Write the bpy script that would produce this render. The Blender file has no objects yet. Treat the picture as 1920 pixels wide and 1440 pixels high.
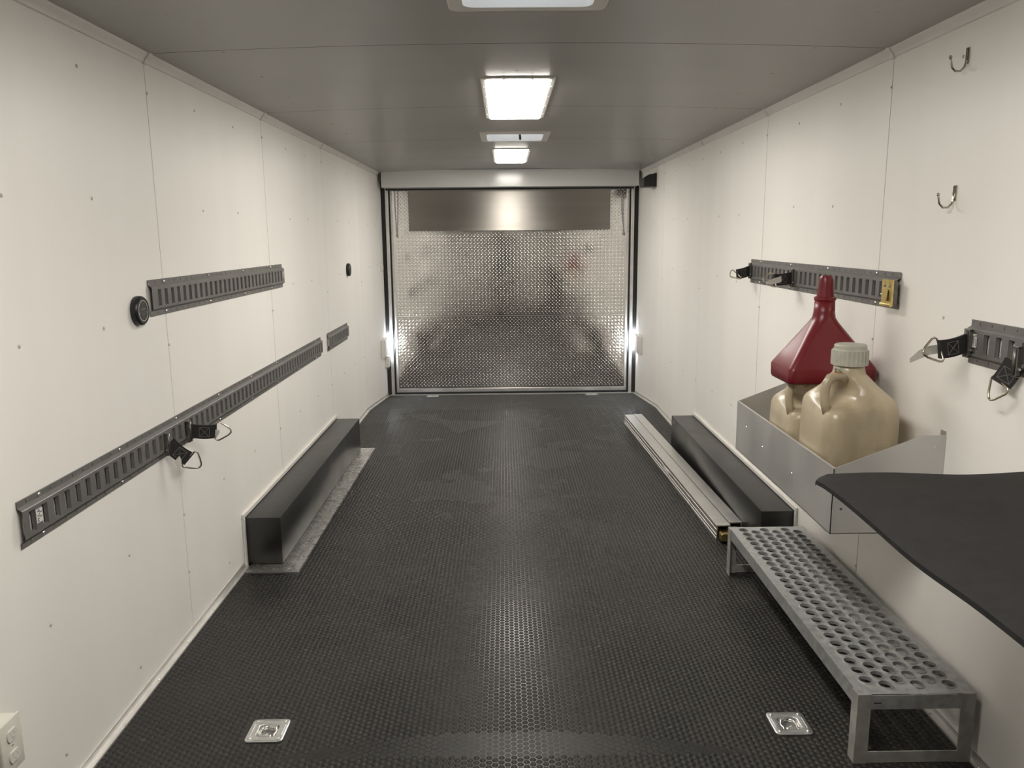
import bpy, bmesh, math, random
import numpy as np
from mathutils import Vector, Matrix
random.seed(7)
S = bpy.context.scene
COL = S.collection
PI = math.pi

# ------------------------------------------------------------------ camera
F_PX, PITCH, YAW, ROLL = 1484.0, .1837, .0081, -.0091
CAM = Vector((-.0573, 0.0, 1.3889))
fw = Vector((math.sin(YAW)*math.cos(PITCH), math.cos(YAW)*math.cos(PITCH), -math.sin(PITCH)))
rt = Vector((math.cos(YAW), -math.sin(YAW), 0))
up = rt.cross(fw)
r2 = math.cos(ROLL)*rt + math.sin(ROLL)*up
u2 = -math.sin(ROLL)*rt + math.cos(ROLL)*up
cd = bpy.data.cameras.new('camera')
cam = bpy.data.objects.new('camera', cd)
COL.objects.link(cam)
cd.sensor_width = 36.0
cd.lens = F_PX/1920*36.0
cd.clip_start = .02
m = Matrix.Identity(4)
for i in range(3):
    m[i][0], m[i][1], m[i][2], m[i][3] = r2[i], u2[i], -fw[i], CAM[i]
cam.matrix_world = m
S.camera = cam

# ------------------------------------------------------------------ world, exposure
w = bpy.data.worlds.new('sky')
S.world = w
w.use_nodes = True
bg = w.node_tree.nodes['Background']
bg.inputs[0].default_value = (.80, .87, 1.0, 1)
bg.inputs[1].default_value = 2.2
S.view_settings.view_transform = 'Standard'
S.view_settings.look = 'None'
S.view_settings.exposure = 0.48
S.view_settings.gamma = 1.0
S.cycles.diffuse_bounces = 12
S.cycles.max_bounces = 16
S.view_settings.use_curve_mapping = False
LAMP = 24.0          # all ceiling panels are the same fixture
REAR = 520.0          # rear loading lamps

# ------------------------------------------------------------------ dimensions
W = 1.19             # half width between the wall faces
YF, YE = -1.9, 7.49  # front and rear ends of the side walls
SEAM = 2.652         # first wall seam in view
PAN = 1.2192
YB = 6.35            # where the floor starts to drop
DROP = .105
ZC, ZE = 1.990, 1.967

def floor_z(y):
    return 0.0 if y <= YB else -DROP*(y-YB)/(7.5-YB)
def ceil_z(x):
    return ZC-(ZC-ZE)*(x/1.17)**2

# ------------------------------------------------------------------ materials
def mat(name, col, rough=.5, metal=0.0, var=0.0, vscale=8.0, bump=0.0, bscale=200.0, stretch=None,
        col2=None, c2lo=.5, c2hi=.7, spec=.5, sss=0.0, rvar=0.0, emit=None, estr=0.0, coat=0.0):
    m = bpy.data.materials.new(name)
    m.use_nodes = True
    nt = m.node_tree
    N, L = nt.nodes, nt.links
    b = N['Principled BSDF']
    b.inputs['Base Color'].default_value = (*col, 1)
    b.inputs['Roughness'].default_value = rough
    b.inputs['Metallic'].default_value = metal
    b.inputs['Specular IOR Level'].default_value = spec
    if coat:
        b.inputs['Coat Weight'].default_value = coat
        b.inputs['Coat Roughness'].default_value = .15
    if sss:
        b.inputs['Subsurface Weight'].default_value = sss
        b.inputs['Subsurface Radius'].default_value = (.03, .025, .018)
    if emit:
        b.inputs['Emission Color'].default_value = (*emit, 1)
        b.inputs['Emission Strength'].default_value = estr
    geo = N.new('ShaderNodeNewGeometry')
    mp = N.new('ShaderNodeMapping')
    L.new(geo.outputs['Position'], mp.inputs['Vector'])
    if stretch:
        mp.inputs['Scale'].default_value = stretch
    if var or col2 or rvar:
        n = N.new('ShaderNodeTexNoise')
        n.inputs['Scale'].default_value = vscale
        n.inputs['Detail'].default_value = 5
        L.new(mp.outputs[0], n.inputs['Vector'])
        r = N.new('ShaderNodeValToRGB')
        if col2:
            r.color_ramp.elements[0].position = c2lo
            r.color_ramp.elements[1].position = c2hi
            r.color_ramp.elements[0].color = (*col, 1)
            r.color_ramp.elements[1].color = (*col2, 1)
        else:
            r.color_ramp.elements[0].position = .3
            r.color_ramp.elements[1].position = .7
            r.color_ramp.elements[0].color = (*[c*(1-var) for c in col], 1)
            r.color_ramp.elements[1].color = (*[min(1, c*(1+var)) for c in col], 1)
        L.new(n.outputs['Fac'], r.inputs['Fac'])
        L.new(r.outputs['Color'], b.inputs['Base Color'])
        if rvar:
            mr = N.new('ShaderNodeMapRange')
            mr.inputs['To Min'].default_value = max(.02, rough-rvar)
            mr.inputs['To Max'].default_value = rough+rvar
            mr.inputs['From Min'].default_value = .3
            mr.inputs['From Max'].default_value = .7
            L.new(n.outputs['Fac'], mr.inputs['Value'])
            L.new(mr.outputs[0], b.inputs['Roughness'])
    if bump:
        n2 = N.new('ShaderNodeTexNoise')
        n2.inputs['Scale'].default_value = bscale
        n2.inputs['Detail'].default_value = 3
        L.new(mp.outputs[0], n2.inputs['Vector'])
        bp = N.new('ShaderNodeBump')
        bp.inputs['Strength'].default_value = bump
        bp.inputs['Distance'].default_value = .002
        L.new(n2.outputs['Fac'], bp.inputs['Height'])
        L.new(bp.outputs[0], b.inputs['Normal'])
    return m

M = {}
M['wall'] = mat('white_wall_panel', (.90, .875, .83), .42, var=.025, vscale=3.0, bump=.10, bscale=120, stretch=(1, 1, .12))
M['ceil'] = mat('white_ceiling_panel', (.93, .91, .87), .27, spec=.75, var=.02, vscale=3.0, bump=.10, bscale=120, stretch=(.12, 1, 1))
M['seam'] = mat('dark_seam', (.035, .032, .028), .9)
M['trim'] = mat('white_trim', (.74, .72, .68), .3, var=.03)
M['alutrim'] = mat('aluminium_trim', (.72, .70, .67), .34, .75, var=.08, vscale=14)
M['nail'] = mat('painted_screw', (.55, .53, .49), .4)
M['rail'] = mat('grey_track_paint', (.175, .168, .16), .42, .25, var=.10, vscale=20, bump=.05)
M['slot'] = mat('punched_slot_dark', (.018, .017, .016), .8)
M['screw'] = mat('zinc_screw', (.85, .83, .80), .22, .9)
M['plate'] = mat('bright_diamond_plate', (.74, .725, .70), .11, 1.0, rvar=.04, vscale=6)
M['plate2'] = mat('floor_diamond_plate', (.60, .59, .565), .28, .9, rvar=.06, vscale=20)
M['flap'] = mat('brushed_flap_steel', (.40, .375, .34), .40, 1.0, var=.07, vscale=4, stretch=(.25, 1, 3), rvar=.05)
_fb = M['flap'].node_tree.nodes['Principled BSDF']
_fb.inputs['Anisotropic'].default_value = .85
_tc = M['flap'].node_tree.nodes.new('ShaderNodeCombineXYZ')
_tc.inputs[2].default_value = 1.0          # reflections smear up and down the flap
M['flap'].node_tree.links.new(_tc.outputs[0], _fb.inputs['Tangent'])
M['header'] = mat('white_header_enamel', (.70, .70, .68), .16, spec=.5)
M['gasket'] = mat('black_rubber_gasket', (.006, .006, .006), .38)
M['box'] = mat('black_wheel_box', (.009, .0085, .008), .36, var=.25, vscale=5, col2=(.020, .019, .017), c2lo=.45, c2hi=.75, bump=.03, spec=.75, rvar=.05)
M['bin'] = mat('bin_aluminium', (.58, .57, .55), .36, .55, var=.06, vscale=6, rvar=.06)
M['galv'] = mat('galvanised_steel', (.38, .385, .38), .40, .45, var=.22, vscale=45, rvar=.1)
M['galv2'] = mat('bare_steel_angle', (.36, .35, .325), .42, .25, var=.2, vscale=30, col2=None, rvar=.1)
M['beam'] = mat('beam_aluminium', (.66, .65, .62), .36, .9, var=.06, vscale=18, rvar=.08)
M['fitting'] = mat('dark_zinc_fitting', (.16, .155, .14), .35, .6, var=.2, vscale=60)
M['gold'] = mat('yellow_zinc', (.72, .56, .22), .25, 1.0, var=.15, vscale=60)
M['steel'] = mat('bright_steel', (.68, .66, .62), .2, 1.0)
M['ringst'] = mat('ring_steel', (.52, .47, .38), .2, 1.0, var=.15, vscale=80)
M['web'] = mat('black_webbing', (.022, .020, .020), .75, bump=.3, bscale=600)
M['stitch'] = mat('grey_thread', (.16, .15, .145), .8)
M['paper'] = mat('paper_tag', (.62, .60, .55), .7, var=.1, vscale=60)
M['sticker'] = mat('white_sticker', (.70, .69, .66), .4)
M['ink'] = mat('black_ink', (.02, .02, .02), .6)
M['jug'] = mat('dirty_milky_plastic', (.49, .415, .29), .30, var=.0, vscale=9, col2=(.25, .20, .13), c2lo=.48, c2hi=.85, sss=.25, stretch=(1, 1, .5))
M['cap'] = mat('jug_cap_plastic', (.43, .42, .36), .4, var=.08, vscale=40)
M['funnel'] = mat('red_funnel_plastic', (.165, .009, .017), .34, var=.05, vscale=14, bump=.02, bscale=90, rvar=.03)
M['mat'] = mat('black_rubber_mat', (.015, .0145, .0142), .72, var=.2, vscale=30, bump=.4, bscale=350, spec=.28)
M['board'] = mat('black_table_board', (.01, .01, .01), .6)
M['blackpl'] = mat('black_plastic', (.012, .012, .013), .38)
M['whitepl'] = mat('white_plastic', (.72, .70, .65), .32)
M['ivory'] = mat('ivory_plastic', (.74, .72, .64), .3)
M['diff'] = mat('lamp_diffuser', (.9, .9, .88), .4, emit=(1.0, .955, .885), estr=LAMP)
M['lens'] = mat('rear_lamp_lens', (.9, .9, .9), .3, emit=(.86, .93, 1.0), estr=REAR)
M['lid'] = bpy.data.materials.new('vent_lid')
M['lid'].use_nodes = True
_n = M['lid'].node_tree
_b = _n.nodes['Principled BSDF']
_b.inputs['Base Color'].default_value = (.87, .87, .87, 1)
_b.inputs['Roughness'].default_value = .4
_t = _n.nodes.new('ShaderNodeBsdfTranslucent')
_t.inputs['Color'].default_value = (.86, .86, .86, 1)
_x = _n.nodes.new('ShaderNodeMixShader')
_x.inputs[0].default_value = .8
_n.links.new(_b.outputs[0], _x.inputs[1])
_n.links.new(_t.outputs[0], _x.inputs[2])
_n.links.new(_x.outputs[0], _n.nodes['Material Output'].inputs['Surface'])
M['throat'] = mat('vent_throat', (.78, .77, .74), .4)
M['cabinet'] = mat('charcoal_cabinet', (.03, .03, .03), .4)
M['skin'] = mat('skin', (.55, .33, .24), .5)
M['shirt'] = mat('dark_shirt', (.02, .021, .026), .8)
M['jeans'] = mat('dark_trousers', (.02, .022, .03), .8)
M['hair'] = mat('brown_hair', (.04, .025, .015), .6)

# floor rubber: base (glossy grooves) and hexagon tops (dusty), with an oil stain
def rubber(name, base, dust, rough, rr, spec):
    m = bpy.data.materials.new(name)
    m.use_nodes = True
    nt = m.node_tree
    N, L = nt.nodes, nt.links
    b = N['Principled BSDF']
    b.inputs['Specular IOR Level'].default_value = spec
    geo = N.new('ShaderNodeNewGeometry')
    n = N.new('ShaderNodeTexNoise')
    n.inputs['Scale'].default_value = 1.6
    n.inputs['Detail'].default_value = 6
    n.inputs['Roughness'].default_value = .65
    L.new(geo.outputs['Position'], n.inputs['Vector'])
    r = N.new('ShaderNodeValToRGB')
    r.color_ramp.elements[0].position, r.color_ramp.elements[1].position = .38, .68
    r.color_ramp.elements[0].color = (*base, 1)
    r.color_ramp.elements[1].color = (*dust, 1)
    L.new(n.outputs['Fac'], r.inputs['Fac'])
    # small pale scuffs
    n2 = N.new('ShaderNodeTexNoise')
    n2.inputs['Scale'].default_value = 26
    n2.inputs['Detail'].default_value = 2
    L.new(geo.outputs['Position'], n2.inputs['Vector'])
    r2_ = N.new('ShaderNodeValToRGB')
    r2_.color_ramp.elements[0].position, r2_.color_ramp.elements[1].position = .74, .80
    L.new(n2.outputs['Fac'], r2_.inputs['Fac'])
    mx = N.new('ShaderNodeMixRGB')
    mx.inputs[2].default_value = (.16, .15, .135, 1)
    mm = N.new('ShaderNodeMath'); mm.operation = 'MULTIPLY'; mm.inputs[1].default_value = .6
    L.new(r2_.outputs['Color'], mm.inputs[0])
    L.new(mm.outputs[0], mx.inputs[0])
    L.new(r.outputs['Color'], mx.inputs[1])
    # oil stain on the rubber
    sub = N.new('ShaderNodeVectorMath'); sub.operation = 'SUBTRACT'
    sub.inputs[1].default_value = (-.45, 4.80, 0)
    L.new(geo.outputs['Position'], sub.inputs[0])
    sc = N.new('ShaderNodeVectorMath'); sc.operation = 'MULTIPLY'
    sc.inputs[1].default_value = (8.6, 4.2, 0)
    L.new(sub.outputs[0], sc.inputs[0])
    ln = N.new('ShaderNodeVectorMath'); ln.operation = 'LENGTH'
    L.new(sc.outputs[0], ln.inputs[0])
    ad = N.new('ShaderNodeMath'); ad.operation = 'ADD'
    n3 = N.new('ShaderNodeTexNoise'); n3.inputs['Scale'].default_value = 7
    L.new(geo.outputs['Position'], n3.inputs['Vector'])
    L.new(ln.outputs['Value'], ad.inputs[0]); L.new(n3.outputs['Fac'], ad.inputs[1])
    mr = N.new('ShaderNodeMapRange')
    mr.inputs['From Min'].default_value, mr.inputs['From Max'].default_value = 1.2, 1.5
    mr.inputs['To Min'].default_value, mr.inputs['To Max'].default_value = .62, 0
    L.new(ad.outputs[0], mr.inputs['Value'])
    mx2 = N.new('ShaderNodeMixRGB')
    mx2.inputs[2].default_value = (.008, .008, .008, 1)
    L.new(mr.outputs[0], mx2.inputs[0]); L.new(mx.outputs[0], mx2.inputs[1])
    L.new(mx2.outputs[0], b.inputs['Base Color'])
    mr2 = N.new('ShaderNodeMapRange')
    mr2.inputs['To Min'].default_value, mr2.inputs['To Max'].default_value = rough-rr, rough+rr
    mr2.inputs['From Min'].default_value, mr2.inputs['From Max'].default_value = .35, .7
    L.new(n.outputs['Fac'], mr2.inputs['Value'])
    L.new(mr2.outputs[0], b.inputs['Roughness'])
    return m
M['floor'] = rubber('rubber_floor_grooves', (.014, .0135, .013), (.020, .019, .0175), .27, .03, .5)
M['stud'] = rubber('rubber_floor_hexagons', (.0125, .0120, .0113), (.030, .0278, .0245), .50, .05, .30)

# ------------------------------------------------------------------ mesh helpers
def box(bm, x0, x1, y0, y1, z0, z1, bev=0, seg=2):
    v = [bm.verts.new((x, y, z)) for x in (x0, x1) for y in (y0, y1) for z in (z0, z1)]
    fs = [bm.faces.new([v[i] for i in f]) for f in
          ((0, 1, 3, 2), (4, 6, 7, 5), (0, 4, 5, 1), (2, 3, 7, 6), (0, 2, 6, 4), (1, 5, 7, 3))]
    if bev:
        es = list({e for f in fs for e in f.edges})
        bmesh.ops.bevel(bm, geom=es, offset=bev, segments=seg, profile=.5, affect='EDGES')
    return v

def prism(bm, pts, axis, a, b):
    """extrude a 2-D polygon along an axis; pts are the two other coordinates in axis order"""
    def p3(q, t):
        q = list(q)
        q.insert(axis, t)
        return tuple(q)
    A = [bm.verts.new(p3(q, a)) for q in pts]
    B = [bm.verts.new(p3(q, b)) for q in pts]
    n = len(pts)
    bm.faces.new(A)
    bm.faces.new(B[::-1])
    for i in range(n):
        bm.faces.new((A[i], B[i], B[(i+1) % n], A[(i+1) % n]))

def loft(bm, loops, cap0=True, cap1=True, closed=True):
    L_ = [[bm.verts.new(p) for p in lp] for lp in loops]
    n = len(loops[0])
    for a, b in zip(L_, L_[1:]):
        for i in range(n if closed else n-1):
            bm.faces.new((a[i], a[(i+1) % n], b[(i+1) % n], b[i]))
    if cap0:
        bm.faces.new(L_[0][::-1])
    if cap1:
        bm.faces.new(L_[-1])
    return L_

def lathe(bm, prof, c, axis='z', seg=24, cap0=True, cap1=True):
    loops = []
    for r, h in prof:
        lp = []
        for k in range(seg):
            t = 2*PI*k/seg
            a, b = r*math.cos(t), r*math.sin(t)
            d = {'z': (a, b, h), 'x': (h, a, b), 'y': (b, h, a)}[axis]
            lp.append((c[0]+d[0], c[1]+d[1], c[2]+d[2]))
        loops.append(lp)
    loft(bm, loops, cap0, cap1)

def tube(bm, path, r, seg=8, closed=False):
    P = [Vector(p) for p in path]
    n = len(P)
    rings = []
    ref = None
    for i in range(n):
        a = P[(i-1) % n] if (closed or i > 0) else P[i]
        b = P[(i+1) % n] if (closed or i < n-1) else P[i]
        t = (b-a).normalized()
        if ref is None:
            ref = t.orthogonal().normalized()
        ref = (ref-t*ref.dot(t)).normalized()
        bi = t.cross(ref)
        rr = r[i] if isinstance(r, (list, tuple)) else r
        rings.append([P[i]+rr*(math.cos(2*PI*k/seg)*ref+math.sin(2*PI*k/seg)*bi) for k in range(seg)])
    if closed:
        L_ = [[bm.verts.new(p) for p in lp] for lp in rings]
        # align the last ring to the first to avoid a twist
        off = min(range(seg), key=lambda o: sum((rings[-1][k]-rings[0][(k+o) % seg]).length for k in range(seg)))
        for i in range(n):
            A, B = L_[i], L_[(i+1) % n]
            o = off if i == n-1 else 0
            for k in range(seg):
                bm.faces.new((A[k], A[(k+1) % seg], B[(k+1+o) % seg], B[(k+o) % seg]))
    else:
        loft(bm, rings)

def plate_holes(bm, outer, holes, axis, a, b):
    """flat plate between a and b on an axis, cut through by the given hole outlines"""
    def p3(q, t):
        q = list(q)
        q.insert(axis, t)
        return tuple(q)
    sides = []
    for t in (a, b):
        es, loops = [], []
        for lp in [outer]+holes:
            vs = [bm.verts.new(p3(q, t)) for q in lp]
            loops.append(vs)
            es += [bm.edges.new((vs[k], vs[(k+1) % len(vs)])) for k in range(len(vs))]
        bmesh.ops.triangle_fill(bm, edges=es, use_beauty=True)
        sides.append(loops)
    for A, Bv in zip(*sides):
        n = len(A)
        for k in range(n):
            bm.faces.new((A[k], A[(k+1) % n], Bv[(k+1) % n], Bv[k]))

def circle(cx, cy, r, n=12):
    return [(cx+r*math.cos(2*PI*k/n), cy+r*math.sin(2*PI*k/n)) for k in range(n)]

def rect(a0, a1, b0, b1):
    return [(a0, b0), (a1, b0), (a1, b1), (a0, b1)]

def rrect(cx, cy, hx, hy, r, n=5):
    """rounded rectangle outline, 4*(n+1) points"""
    r = min(r, hx*.999, hy*.999)
    out = []
    for k, (sx, sy) in enumerate(((1, 1), (-1, 1), (-1, -1), (1, -1))):
        for i in range(n+1):
            t = PI/2*(k+i/n)
            out.append((cx+sx*(hx-r)+r*math.cos(t), cy+sy*(hy-r)+r*math.sin(t)))
    return out

def wloc(o):
    v = Vector((0, 0, 0))
    while o:
        v += o.location
        o = o.parent
    return v

def setp(o, label=None, cat=None, group=None, kind=None):
    if label: o['label'] = label
    if cat: o['category'] = cat
    if group: o['group'] = group
    if kind: o['kind'] = kind
    return o

def thing(name, label, cat, loc=(0, 0, 0), group=None, kind=None):
    o = bpy.data.objects.new(name, None)
    COL.objects.link(o)
    o.location = loc
    o.empty_display_size = .05
    return setp(o, label, cat, group, kind)

def obj(name, bm, material, parent=None, smooth=False, local=False, kind=None, label=None):
    """link a bmesh drawn in world coordinates as one mesh object with its origin at its base"""
    if isinstance(bm, bpy.types.Mesh):
        me = bm
    else:
        bmesh.ops.recalc_face_normals(bm, faces=bm.faces)
        me = bpy.data.meshes.new(name)
        bm.to_mesh(me)
        bm.free()
    if smooth:
        me.shade_smooth()
        if smooth is not True:
            me.set_sharp_from_angle(angle=math.radians(smooth))
    if not me.materials:
        me.materials.append(M[material] if isinstance(material, str) else material)
    o = bpy.data.objects.new(name, me)
    COL.objects.link(o)
    o.parent = parent
    if not local:
        n = len(me.vertices)
        co = np.empty(n*3, np.float32)
        me.vertices.foreach_get('co', co)
        co = co.reshape(-1, 3)
        c = Vector(((co[:, 0].min()+co[:, 0].max())/2, (co[:, 1].min()+co[:, 1].max())/2, co[:, 2].min()))
        me.transform(Matrix.Translation(-c))
        o.location = c-(wloc(parent) if parent else Vector((0, 0, 0)))
    return setp(o, label, None, None, kind)

def B():
    return bmesh.new()

def bx(name, dims, material, parent=None, bev=0, **k):
    bm = B()
    box(bm, *dims, bev=bev)
    return obj(name, bm, material, parent, **k)

def inst(name, me, loc, parent, rot=None):
    o = bpy.data.objects.new(name, me)
    COL.objects.link(o)
    o.parent = parent
    o.location = Vector(loc)-wloc(parent) if parent else Vector(loc)
    if rot: o.rotation_euler = rot
    return o

def mesh_of(bm, name, material, smooth=False):
    bmesh.ops.recalc_face_normals(bm, faces=bm.faces)
    me = bpy.data.meshes.new(name)
    bm.to_mesh(me)
    bm.free()
    if smooth: me.shade_smooth()
    me.materials.append(M[material])
    return me

def copy_tree(o, parent=None):
    c = o.copy()
    COL.objects.link(c)
    c.parent = parent
    for ch in [x for x in o.children]:
        copy_tree(ch, c)
    return c

# ================================================================== STRUCTURE
RINGS = [(-.750, 2.058), (.750, 2.058), (-.752, 7.375), (.762, 7.395)]
HOLE = .040

def grid_sheet(xs, ys, zfun, holes):
    bm = B()
    V = {}
    def vv(i, j):
        if (i, j) not in V:
            V[i, j] = bm.verts.new((xs[i], ys[j], zfun(xs[i], ys[j])))
        return V[i, j]
    for i in range(len(xs)-1):
        for j in range(len(ys)-1):
            cx, cy = (xs[i]+xs[i+1])/2, (ys[j]+ys[j+1])/2
            if any(a < cx < b and c < cy < d for a, b, c, d in holes): continue
            bm.faces.new((vv(i, j), vv(i+1, j), vv(i+1, j+1), vv(i, j+1)))
    return bm

# floor with cut-outs for the tie-down pans
rh = [(x-HOLE, x+HOLE, y-HOLE, y+HOLE) for x, y in RINGS]
xs = sorted({-W-.04, W+.04, *[round(v, 4) for h in rh for v in h[:2]]})
ys = sorted({YF, YB, 7.56, *[round(v, 4) for h in rh for v in h[2:]]})
bm = grid_sheet(xs, ys, lambda x, y: floor_z(y), rh)
floor = setp(obj('floor', bm, 'floor'), kind='structure', label='black rubber trailer floor with hexagon relief')
bx('subfloor', (-W-.05, W+.05, YF, 7.56, -.20, -.16), 'seam', floor)

# hexagon studs of the rubber floor
HR = .0113
CP, RP = 1.5*HR, math.sqrt(3)*HR
hx = [(math.cos(PI/3*k), math.sin(PI/3*k)) for k in range(6)]
r0, r1, hh = HR*.89, HR*.86, .00035
solids = [(-1.19, -.935, 3.13, 5.18)]
centers = []
nx = int(2*W/CP)
for i in range(nx+1):
    x = -W+.026+i*CP
    if x > W-.024: break
    y = 1.30+(RP/2 if i % 2 else 0)
    while y < 7.47:
        if not any(abs(x-a) < .062 and abs(y-b) < .062 for a, b in RINGS) and \
           not any(a < x < b and c < y < d for a, b, c, d in solids):
            centers.append((x, y))
        y += RP
centers = np.array(centers)
d2 = (centers[:, 0]-CAM.x)**2+centers[:, 1]**2
vis = (centers[:, 1] > 1.93) & (np.abs(centers[:, 0]-CAM.x) < .47*centers[:, 1])
order = np.argsort(np.where(vis, d2, 1e6))
near, rest = centers[order[:300]], centers[order[300:]]
bm = B()
top = [bm.verts.new((r1*a, r1*b, hh)) for a, b in hx]
bot = [bm.verts.new((r0*a, r0*b, 0)) for a, b in hx]
bm.faces.new(top)
for k in range(6):
    bm.faces.new((bot[k], bot[(k+1) % 6], top[(k+1) % 6], top[k]))
hexme = mesh_of(bm, 'hexagon', 'stud')
for x, y in near:
    inst('hexagon', hexme, (x, y, 0), floor)
n = len(rest)
base = np.array([(r1*a, r1*b, hh) for a, b in hx]+[(r0*a, r0*b, -.0002) for a, b in hx])
co = base[None]+np.concatenate([rest, np.zeros((n, 1))], 1)[:, None, :]
fz = np.where(co[..., 1] > YB, -DROP*(co[..., 1]-YB)/(7.5-YB), 0)
co[..., 2] += fz
co = co.reshape(-1, 3)
idx = np.arange(n)[:, None]*12
loops6 = idx+np.arange(6)
quads = np.stack([idx[:, 0][:, None]+np.array([6+k, 6+(k+1) % 6, (k+1) % 6, k]) for k in range(6)], 1).reshape(n, 24)
allidx = np.concatenate([loops6, quads], 1).ravel()
me = bpy.data.meshes.new('hexagon_relief')
me.vertices.add(len(co))
me.vertices.foreach_set('co', co.ravel())
me.loops.add(len(allidx))
me.loops.foreach_set('vertex_index', allidx.astype(np.int32))
tot = np.tile([6, 4, 4, 4, 4, 4, 4], n)
me.polygons.add(len(tot))
me.polygons.foreach_set('loop_start', np.concatenate([[0], np.cumsum(tot)[:-1]]).astype(np.int32))
me.polygons.foreach_set('loop_total', tot.astype(np.int32))
me.update(calc_edges=True)
me.validate()
obj('hexagon_relief', me, 'stud', floor, kind='stuff')

# side walls: dark backing, one panel object per sheet
seams = [SEAM+PAN*k for k in range(-4, 5)]
nailbm = B()
lathe(nailbm, [(.0052, 0), (.0048, .0012), (.0028, .0024)], (0, 0, 0), 'x', 10)
nailme = mesh_of(nailbm, 'screw_head', 'nail', True)
studs_y = [SEAM+PAN/3*k for k in range(-4, 13)]
RAILS = {-1: [(1.752, 4.822, .682), (5.003, 5.655, .680), (2.532, 4.066, 1.148)],
         1: [(2.491, 4.025, 1.152), (1.10, 2.093, 1.046)]}
for side, nm in ((-1, 'wall_left'), (1, 'wall_right')):
    xb0, xb1 = sorted((side*(W+.004), side*(W+.06)))
    wl = setp(bx(nm, (xb0, xb1, YF-.05, YE, -.2, 2.05), 'seam'), kind='structure',
              label='white panelled side wall of the trailer, %s' % ('with three grey tracks' if side < 0 else 'with hooks and the metal bin'))
    ed = [YF]+[s for s in seams if YF+.3 < s < YE-.2]+[YE]
    for a, b in zip(ed, ed[1:]):
        x0, x1 = sorted((side*W, side*(W+.004)))
        bx('panel', (x0, x1, a+.0020, b-.0020, -.2, 2.02), 'wall', wl)
    for k, y in enumerate(studs_y):
        on_seam = abs((y-SEAM)/PAN-round((y-SEAM)/PAN)) < .01
        rows = [1.856, 1.045, .448, .222] if on_seam else [1.853, 1.498, 1.048 if (k % 3) == 1 else 1.150, .455, .10]
        for z in rows:
            if any(a-.03 < y < b+.03 and zz-.02 < z < zz+.14 for a, b, zz in RAILS[side]): continue
            if 3.1 < y < 5.2 and z < .3: continue
            if side > 0 and ((.45 < z < 1.0 and 2.1 < y < 3.2) or y < 1.9): continue
            if y > 7.3 or y < 1.5: continue
            yy = y+(.006 if on_seam else 0)+random.uniform(-.012, .012)*(not on_seam)
            inst('screw', nailme, (side*W, yy, z+random.uniform(-.008, .008)), wl,
                 (0, 0, 0) if side < 0 else (0, 0, PI))
bx('wall_front', (-W-.06, W+.06, YF-.06, YF, -.2, 2.05), 'wall', kind='structure', label='white front wall of the trailer')

# ceiling: backing slab and slightly arched panels, with two vent openings
VENTS = [(.010, 2.043, .178), (.013, 4.978, .178)]
vh = [(x-h, x+h, y-h, y+h) for x, y, h in VENTS]
cx_ = sorted({*[round(v, 3) for v in np.linspace(-W-.05, W+.05, 17)], *[round(v, 4) for h in vh for v in h[:2]]})
cy_ = sorted({YF-.05, 7.60, *[round(v, 4) for h in vh for v in h[2:]]})
bm = grid_sheet(cx_, cy_, lambda x, y: ceil_z(x)+.005, vh)
bmesh.ops.solidify(bm, geom=bm.faces[:], thickness=-.05)
ceiling = setp(obj('ceiling', bm, 'seam'), kind='structure', label='white panelled ceiling with a slight crown')
ed = [YF]+[s for s in seams if YF+.3 < s < 7.3]+[7.56]
for a, b in zip(ed, ed[1:]):
    yy = sorted({a+.0020, b-.0020, *[v for h in vh for v in h[2:] if a+.01 < v < b-.01]})
    bm = grid_sheet(cx_, yy, lambda x, y: ceil_z(x), vh)
    bmesh.ops.solidify(bm, geom=bm.faces[:], thickness=-.004)
    obj('panel', bm, 'ceil', ceiling)
for k in range(-1, 12):
    y = 2.262+PAN/3*k
    for x in (-.945, 0, .945):
        if abs(x) < .3 and k not in (2, ): continue
        if y < 1.8: continue
        o = inst('screw', nailme, (x+random.uniform(-.01, .01), y+random.uniform(-.01, .01), ceil_z(x)), ceiling, (0, PI/2, 0))

# cove trim between walls and ceiling, with joint covers at the seams
for side, nm in ((-1, 'trim_1'), (1, 'trim_2')):
    pts = [(side*W, 1.938), (side*(W-.006), 1.940), (side*(W-.010), 1.950), (side*(W-.020), 1.961),
           (side*(W-.024), 1.970), (side*(W-.02), 1.985), (side*W, 1.985)]
    bm = B()
    prism(bm, [(x, z) for x, z in pts], 1, YF, 7.30)
    tr = obj(nm, bm, 'trim', smooth=40, kind='structure', label='white cove trim along the top of the wall')
    pts2 = [(side*W, 1.934), (side*(W-.009), 1.937), (side*(W-.013), 1.948), (side*(W-.023), 1.959),
            (side*(W-.028), 1.968), (side*(W-.02), 1.986), (side*W, 1.986)]
    for s in seams:
        if 1.3 < s < 7.2:
            bm = B()
            prism(bm, pts2, 1, s-.012, s+.012)
            obj('joint_cover', bm, 'trim', tr)

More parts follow.
